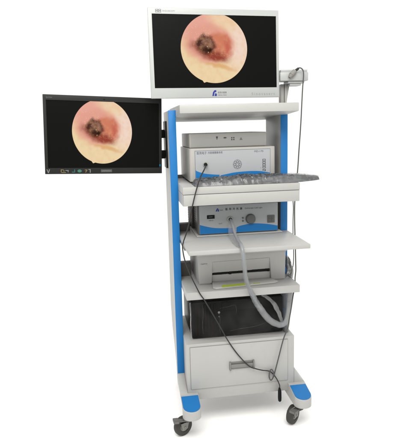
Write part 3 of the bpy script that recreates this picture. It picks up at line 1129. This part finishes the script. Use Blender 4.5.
bm = BM()
box(bm, 0.0700, 0.5150, -0.070, 0.25, 0.4335, 0.6130, 0.005)
qpart('case', bm, BLACK)
bm = BM()
for i in range(7):
    box(bm, 0.083 + i * 0.0155, 0.0945 + i * 0.0155, -0.0725, -0.0702, 0.447, 0.600, 0.0010)
qpart('front_grille', bm, BLACK)
bm = BM()
box(bm, 0.2150, 0.4950, -0.0730, -0.0702, 0.5640, 0.6040, 0.001)
qpart('drive_bay', bm, BLACK)
bm = BM()
cyl(bm, (0.2000, -0.0702, 0.5560), (0.2000, -0.0735, 0.5560), 0.0055, n=18)
qpart('power_button', bm, HUB)
bm = BM()
cyl(bm, (0.2000, -0.0702, 0.5350), (0.2000, -0.0725, 0.5350), 0.0030, n=14)
qpart('status_light', bm, KNOB)
# film: a slightly larger box, crumpled
bm = BM()
nx, ny, nz = 46, 20, 18
X0, X1, Y0, Y1, Z0, Z1 = 0.0630, 0.5330, -0.0800, 0.250, 0.4295, 0.6200


def grid_face(f, a, b):
    g = [[bm.verts.new(f(i / a, j / b)) for j in range(b + 1)] for i in range(a + 1)]
    for i in range(a):
        for j in range(b):
            bm.faces.new((g[i][j], g[i + 1][j], g[i + 1][j + 1], g[i][j + 1]))


lx, ly, lz = X1 - X0, Y1 - Y0, Z1 - Z0
grid_face(lambda s, t: (X0 + lx * s, Y0, Z0 + lz * t), nx, nz)
grid_face(lambda s, t: (X0 + lx * s, Y0 + ly * t, Z1), nx, ny)
grid_face(lambda s, t: (X0, Y0 + ly * s, Z0 + lz * t), ny, nz)
grid_face(lambda s, t: (X1, Y0 + ly * s, Z0 + lz * t), ny, nz)
bmesh.ops.remove_doubles(bm, verts=bm.verts[:], dist=1e-5)
for v in bm.verts:
    n1 = noise.turbulence(v.co * 9, 2, False)
    n2 = noise.noise(v.co * 16)
    d = (n1 - 0.55) * 0.010 + n2 * 0.003
    if abs(v.co.y - Y0) < 1e-4:
        v.co.y += max(-0.006, min(0.0045, d))
    if abs(v.co.x - X1) < 1e-4:
        # the loose end of the bag bulges out at the top right
        t = (v.co.z - Z0) / lz
        v.co.x += 0.004 + 0.010 * t + d * 0.8
    if abs(v.co.x - X0) < 1e-4:
        v.co.x += max(-0.003, min(0.004, d * 0.5))
    if abs(v.co.z - Z1) < 1e-4:
        v.co.z += max(-0.003, min(0.010, d))
qpart('film_wrap', bm, WRAP, angle=70)
# pale strands: highlights along the film's creases, put into the colour
CREASE_LIGHT = film('crease_highlight_film', (0.26, 0.26, 0.25), 0.16, 0.25, 40, 0.01, 0.6)
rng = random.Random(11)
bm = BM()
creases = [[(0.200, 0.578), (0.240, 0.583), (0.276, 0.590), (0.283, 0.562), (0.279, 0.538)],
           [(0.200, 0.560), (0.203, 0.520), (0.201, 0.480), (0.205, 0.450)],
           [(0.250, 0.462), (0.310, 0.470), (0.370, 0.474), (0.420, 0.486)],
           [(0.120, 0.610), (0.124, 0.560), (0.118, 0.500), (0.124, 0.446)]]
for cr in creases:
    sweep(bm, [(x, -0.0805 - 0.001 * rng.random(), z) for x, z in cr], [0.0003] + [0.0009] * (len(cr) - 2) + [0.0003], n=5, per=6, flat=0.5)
qpart('crease_highlights', bm, CREASE_LIGHT)
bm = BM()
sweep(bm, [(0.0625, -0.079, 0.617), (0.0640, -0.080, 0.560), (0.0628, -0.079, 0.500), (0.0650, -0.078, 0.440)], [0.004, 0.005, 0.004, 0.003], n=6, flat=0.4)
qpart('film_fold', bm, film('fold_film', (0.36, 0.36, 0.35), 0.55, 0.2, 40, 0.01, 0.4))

bm = BM()
g = []
for i in range(25):
    t = i / 24
    z = 0.4300 + 0.2320 * t
    w = 0.028 + 0.026 * t
    row = []
    for k in range(22):
        a = 2 * math.pi * k / 22
        ca, sa = math.cos(a), math.sin(a)
        x = 0.5180 + w * 0.5 + math.copysign(abs(ca) ** 0.7, ca) * w * 0.5
        y = -0.0470 + math.copysign(abs(sa) ** 0.7, sa) * 0.034
        nv = noise.noise_vector(Vector((x * 22, y * 22, z * 9)))
        x += nv.x * 0.004
        y = min(-0.0095, y + nv.y * 0.005)
        row.append(bm.verts.new((x, y, z)))
    g.append(row)
bm.faces.new(g[0])
bm.faces.new(g[-1][::-1])
for i in range(24):
    for k in range(22):
        bm.faces.new((g[i][k], g[i][(k + 1) % 22], g[i + 1][(k + 1) % 22], g[i + 1][k]))
qpart('loose_film', bm, film('loose_end_film', (0.15, 0.155, 0.15), 0.62, 0.2, 14, 0.02, 0.3))

# ------------------------------------------------------------------ cushion in a plastic bag on the keyboard shelf
BGL = Vector((0.38, -0.118, 1.1703))
bag = thing('plastic_bag', 'crinkled clear plastic bag holding a dark grey pad, sticking out right of keyboard shelf', 'plastic bag', BGL)
NX, NY = 100, 16
rb = random.Random(21)


def bag_pt(s, t, top, x0, x1, hmax, wid, crumple):
    """a flat pouch along x: s along it, t across; rounded, thinner towards the right end"""
    x = x0 + s * (x1 - x0)
    f = (x - 0.088) / 0.590
    tip = min(1.0, max(0.0, (f - 0.76) / 0.24))
    half = wid * math.sqrt(max(0.0, 1 - tip ** 2.4)) + 0.001
    y = -0.122 + 0.012 * tip + (t - 0.5) * 2 * half
    e = 1 - abs(2 * t - 1) ** 4.0
    h = hmax * e * min(1.0, s / 0.03) ** 0.5 * (1 - 0.62 * tip ** 1.5) * (0.70 + 0.30 * min(1.0, max(0.0, f) / 0.35))
    base = 1.1712 + 0.0040 * tip
    if not top:
        return Vector((x, y, base + 0.0006))
    z = base + h
    if crumple:
        k = 1.0 if f < 0.58 else max(0.22, 1 - (f - 0.58) / 0.16)
        z += k * e * (0.0045 * noise.noise(Vector((x * 20, y * 26, 1.7))) + rb.uniform(-0.0036, 0.0036) + 0.002)
    return Vector((x, y, z))


def pouch(bm, x0, x1, hmax, wid, crumple):
    for top in (True, False):
        g = []
        for i in range(NX + 1):
            row = []
            for j in range(NY + 1):
                di = rb.uniform(-0.4, 0.4) if crumple and 0 < i < 0.9 * NX and 0 < j < NY else 0
                dj = rb.uniform(-0.4, 0.4) if crumple and 0 < i < 0.9 * NX and 0 < j < NY else 0
                row.append(bm.verts.new(bag_pt((i + di) / NX, (j + dj) / NY, top, x0, x1, hmax, wid, crumple)))
            g.append(row)
        for i in range(NX):
            for j in range(NY):
                a, b2, c2, d2 = g[i][j], g[i + 1][j], g[i + 1][j + 1], g[i][j + 1]
                if rb.random() < 0.5:
                    bm.faces.new((a, b2, c2))
                    bm.faces.new((a, c2, d2))
                else:
                    bm.faces.new((a, b2, d2))
                    bm.faces.new((b2, c2, d2))
    bmesh.ops.remove_doubles(bm, verts=bm.verts[:], dist=3e-4)


bm = BM()
pouch(bm, 0.104, 0.664, 0.0300, 0.052, False)
local(obj('pad', bm, mat('dark_grey_foam_cloth', (0.075, 0.077, 0.082), 0.6, 0.3, var=0.25, vscale=30, bump=0.2, bscale=180), bag), BGL)
fm = bpy.data.materials.new('thin_clear_film')
fm.use_nodes = True
nt = fm.node_tree
nt.nodes.clear()
fo = nt.nodes.new('ShaderNodeOutputMaterial')
tr = nt.nodes.new('ShaderNodeBsdfTransparent')
tr.inputs[0].default_value = (0.93, 0.93, 0.93, 1)
gl = nt.nodes.new('ShaderNodeBsdfGlossy')
gl.inputs['Roughness'].default_value = 0.16
gl.inputs['Color'].default_value = (0.9, 0.9, 0.9, 1)
fr_ = nt.nodes.new('ShaderNodeFresnel')
fr_.inputs['IOR'].default_value = 1.45
m1_ = nt.nodes.new('ShaderNodeMixShader')
nt.links.new(fr_.outputs[0], m1_.inputs[0])
nt.links.new(tr.outputs[0], m1_.inputs[1])
nt.links.new(gl.outputs[0], m1_.inputs[2])
df = nt.nodes.new('ShaderNodeBsdfDiffuse')
df.inputs['Color'].default_value = (0.30, 0.305, 0.31, 1)
m2_ = nt.nodes.new('ShaderNodeMixShader')
tc_ = nt.nodes.new('ShaderNodeTexCoord')
mp_ = nt.nodes.new('ShaderNodeMapping')
mp_.inputs['Scale'].default_value = (1.0, 1.4, 1.8)
nt.links.new(tc_.outputs['Object'], mp_.inputs['Vector'])
no_ = nt.nodes.new('ShaderNodeTexNoise')
no_.inputs['Scale'].default_value = 17
no_.inputs['Detail'].default_value = 2
no_.inputs['Distortion'].default_value = 2.0
nt.links.new(mp_.outputs[0], no_.inputs['Vector'])
mr_ = nt.nodes.new('ShaderNodeMapRange')
mr_.inputs['From Min'].default_value = 0.46
mr_.inputs['From Max'].default_value = 0.70
mr_.inputs['To Min'].default_value = 0.05
mr_.inputs['To Max'].default_value = 0.30
nt.links.new(no_.outputs['Fac'], mr_.inputs['Value'])
nt.links.new(mr_.outputs['Result'], m2_.inputs[0])
nt.links.new(m1_.outputs[0], m2_.inputs[1])
nt.links.new(df.outputs[0], m2_.inputs[2])
nt.links.new(m2_.outputs[0], fo.inputs[0])
bm = BM()
pouch(bm, 0.088, 0.674, 0.0350, 0.060, True)
local(obj('film', bm, fm, bag, angle=14), BGL)

# ------------------------------------------------------------------ hose in a milky sleeve
hz = thing('sleeved_hose', 'grey light guide hose in milky plastic sleeve hanging over both shelf edges', 'hose', (0.2657, -0.06, 0.9988))
HL = Vector((0.2657, -0.06, 0.9988))
hose = [(0.2657, -0.0625, 0.9988), (0.2650, -0.085, 0.995), (0.2640, -0.125, 0.975), (0.2600, -0.190, 0.951), (0.2560, -0.270, 0.940),
        (0.2545, -0.325, 0.934), (0.2560, -0.347, 0.905), (0.2640, -0.335, 0.850), (0.2800, -0.290, 0.785), (0.3050, -0.240, 0.725),
        (0.3270, -0.214, 0.682), (0.3560, -0.170, 0.628), (0.3850, -0.145, 0.583), (0.4220, -0.128, 0.530), (0.4620, -0.120, 0.497),
        (0.4980, -0.118, 0.487), (0.5180, -0.118, 0.510), (0.5280, -0.117, 0.560), (0.5340, -0.115, 0.620), (0.5360, -0.112, 0.6675)]
bm = BM()
sweep(bm, hose[:13], [0.0058] * 13, n=12, per=8)
local(obj('hose', bm, mat('grey_hose_rubber', (0.20, 0.207, 0.225), 0.4, 0.4, var=0.08, vscale=60), hz), HL)
bm = BM()
rr = [0.0065, 0.0070, 0.0072, 0.0075, 0.0078, 0.0080, 0.0085, 0.0095, 0.0100, 0.0105, 0.0120, 0.0145, 0.0155, 0.0155, 0.0150, 0.0130, 0.0115, 0.0115, 0.0115, 0.0115]
sweep(bm, hose[1:], rr[1:], n=18, per=10, wob=0.14)
local(obj('sleeve', bm, SLEEVE, hz), HL)
# second, looser end of the sleeve hanging in the loop
bm = BM()
sweep(bm, [(0.400, -0.108, 0.640), (0.430, -0.110, 0.622), (0.460, -0.112, 0.588), (0.482, -0.112, 0.545), (0.494, -0.112, 0.508), (0.502, -0.112, 0.478)],
      [0.006, 0.009, 0.012, 0.012, 0.010, 0.008], n=14, wob=0.4, flat=0.5)
local(obj('sleeve_end', bm, film('loose_sleeve_film', (0.26, 0.27, 0.27), 0.45, 0.2, 20, 0.006, 0.4), hz), HL)
# flared film round the port
bm = BM()
sweep(bm, [(0.2600, -0.066, 0.993), (0.2560, -0.090, 0.976), (0.2510, -0.135, 0.948), (0.2480, -0.195, 0.936), (0.2470, -0.270, 0.9330), (0.2490, -0.320, 0.9310)],
      [0.007, 0.012, 0.014, 0.014, 0.013, 0.009], n=16, wob=0.2, flat=0.45)
local(obj('film_flare', bm, film('flare_film', (0.30, 0.305, 0.305), 0.22, 0.25, 14, 0.004, 0.3), hz), HL)

# crumpled bag right of the printer
bm = BM()
NXb, NYb = 16, 26
g = []
for i in range(NXb + 1):
    row = []
    for j in range(NYb + 1):
        s, t = i / NXb, j / NYb
        w = 0.014 + 0.030 * t
        x = 0.530 + s * w
        y = -0.005 - 0.030 * math.sin(s * math.pi) + 0.012 * math.sin(s * 9 + t * 5)
        z = 0.8050 - 0.1010 * t + 0.006 * math.sin(s * 7)
        nn = noise.noise_vector(Vector((s * 3.1, t * 4.2, 2.2)))
        row.append(bm.verts.new((x + nn.x * 0.008, y - 0.05 + nn.y * 0.014, max(0.7045, z + nn.z * 0.004))))
    g.append(row)
for i in range(NXb):
    for j in range(NYb):
        bm.faces.new((g[i][j], g[i + 1][j], g[i + 1][j + 1], g[i][j + 1]))
SB = Vector((0.55, -0.05, 0.7035))
for v in bm.verts:
    v.co -= SB
sb = obj('plastic_scrap', bm, film('grey_scrap_film', (0.22, 0.22, 0.21), 0.72, 0.2, 40, 0.02, 0.3))
sb.location = SB
sm = sb.modifiers.new('thickness', 'SOLIDIFY')
sm.thickness = 0.0006
tag(sb, 'small crumpled grey plastic scrap standing between printer and the dangling cable', 'plastic bag')

# ------------------------------------------------------------------ cables
def cable(name, label, pts, r, m, per=8, n=10):
    L0 = Vector(pts[0])
    t = thing(name, label, 'cable', L0)
    bm = BM()
    sweep(bm, pts, r, n=n, per=per)
    local(obj('cord', bm, m, t), L0)
    return t, L0


camc, C0 = cable('camera_cable', 'black camera cable from control unit socket down the left to a dangling plug',
                 [(0.1558, -0.066, 1.2565), (0.1520, -0.085, 1.2510), (0.1350, -0.140, 1.2380), (0.1080, -0.190, 1.2060), (0.0880, -0.197, 1.1500),
                  (0.0745, -0.196, 1.1000), (0.0640, -0.196, 1.0600), (0.0560, -0.190, 1.0150), (0.0440, -0.170, 0.9650), (0.0320, -0.160, 0.9280),
                  (0.0270, -0.165, 0.9000), (0.0330, -0.185, 0.8500), (0.0530, -0.200, 0.7880), (0.0760, -0.201, 0.7350), (0.0935, -0.202, 0.6980),
                  (0.1150, -0.202, 0.6630), (0.1560, -0.180, 0.5840), (0.1940, -0.155, 0.5080), (0.2260, -0.136, 0.4430), (0.2730, -0.133, 0.3665),
                  (0.3240, -0.145, 0.3075), (0.3570, -0.146, 0.2900), (0.3910, -0.140, 0.2755), (0.4310, -0.136, 0.2625), (0.4590, -0.138, 0.2300),
                  (0.4755, -0.142, 0.1930), (0.4745, -0.146, 0.1780)], 0.0027, CABLE)
bm = BM()
cyl(bm, (0.1558, -0.0572, 1.2565), (0.1555, -0.0720, 1.2558), 0.0085, 0.0070, n=20, bev=0.001)
local(obj('plug', bm, BLACK, camc), C0)
bm = BM()
sweep(bm, [(0.4745, -0.146, 0.180), (0.4748, -0.147, 0.172), (0.4752, -0.147, 0.160), (0.4755, -0.147, 0.130), (0.4757, -0.147, 0.114), (0.4757, -0.147, 0.108)],
      [0.004, 0.006, 0.0085, 0.0090, 0.0080, 0.004], n=16, per=6)
local(obj('dangling_plug', bm, BLACK, camc), C0)

hand, H0 = cable('handpiece_cable', 'grey cable looping from the tray handpiece down the right side of the trolley',
                 [(0.6020, 0.020, 1.6700), (0.6100, 0.012, 1.6790), (0.6230, 0.006, 1.6800), (0.6330, 0.002, 1.6680), (0.6348, 0.0, 1.6430),
                  (0.6310, 0.0, 1.5900), (0.6283, 0.0, 1.5350), (0.6234, 0.0, 1.4250), (0.6155, 0.0, 1.3040), (0.6100, 0.0, 1.2150),
                  (0.6020, 0.0, 1.1300), (0.5960, 0.0, 1.0500), (0.5960, 0.0, 0.9700), (0.5980, 0.0, 0.9000), (0.6010, 0.0, 0.8180), (0.6030, 0.0, 0.7500),
                  (0.6000, -0.010, 0.7150), (0.5860, -0.040, 0.6850), (0.5640, -0.110, 0.6650), (0.5440, -0.140, 0.6450), (0.5320, -0.142, 0.5700),
                  (0.5180, -0.142, 0.4920), (0.5125, -0.142, 0.4680), (0.4935, -0.142, 0.4189), (0.4720, -0.142, 0.3350), (0.4511, -0.140, 0.2515),
                  (0.4420, -0.139, 0.2270), (0.4330, -0.138, 0.2190), (0.4255, -0.139, 0.2400), (0.4290, -0.141, 0.2680), (0.4370, -0.143, 0.2760),
                  (0.4460, -0.144, 0.2600), (0.4440, -0.145, 0.2380)], 0.0029, CABLE_GREY)
bm = BM()
cyl(bm, (0.6020, 0.020, 1.6690), (0.6150, 0.010, 1.6800), 0.0065, 0.0052, n=16, bev=0.001)
local(obj('strain_relief', bm, CABLE, hand), H0)
bm = BM()
cyl(bm, (0.5790, 0.012, 1.6490), (0.6000, 0.018, 1.6690), 0.0120, 0.0110, n=24, bev=0.002)
cyl(bm, (0.5700, 0.010, 1.6380), (0.5795, 0.0125, 1.6495), 0.0070, 0.0110, n=24, bev=0.001)
local(obj('handpiece', bm, HUB, hand), H0)
# thin second wire running beside it down to the printer shelf
wire, W0 = cable('power_wire', 'thin black wire hanging from keyboard shelf beside the grey handpiece cable',
                 [(0.5880, 0.010, 1.0870), (0.5920, 0.008, 1.0300), (0.5900, 0.006, 0.9600), (0.5905, 0.006, 0.8900), (0.5930, 0.004, 0.8200), (0.5900, -0.004, 0.7600),
                  (0.5780, -0.020, 0.7250), (0.5620, -0.040, 0.7085), (0.5480, -0.050, 0.7070)], 0.0020, CABLE)
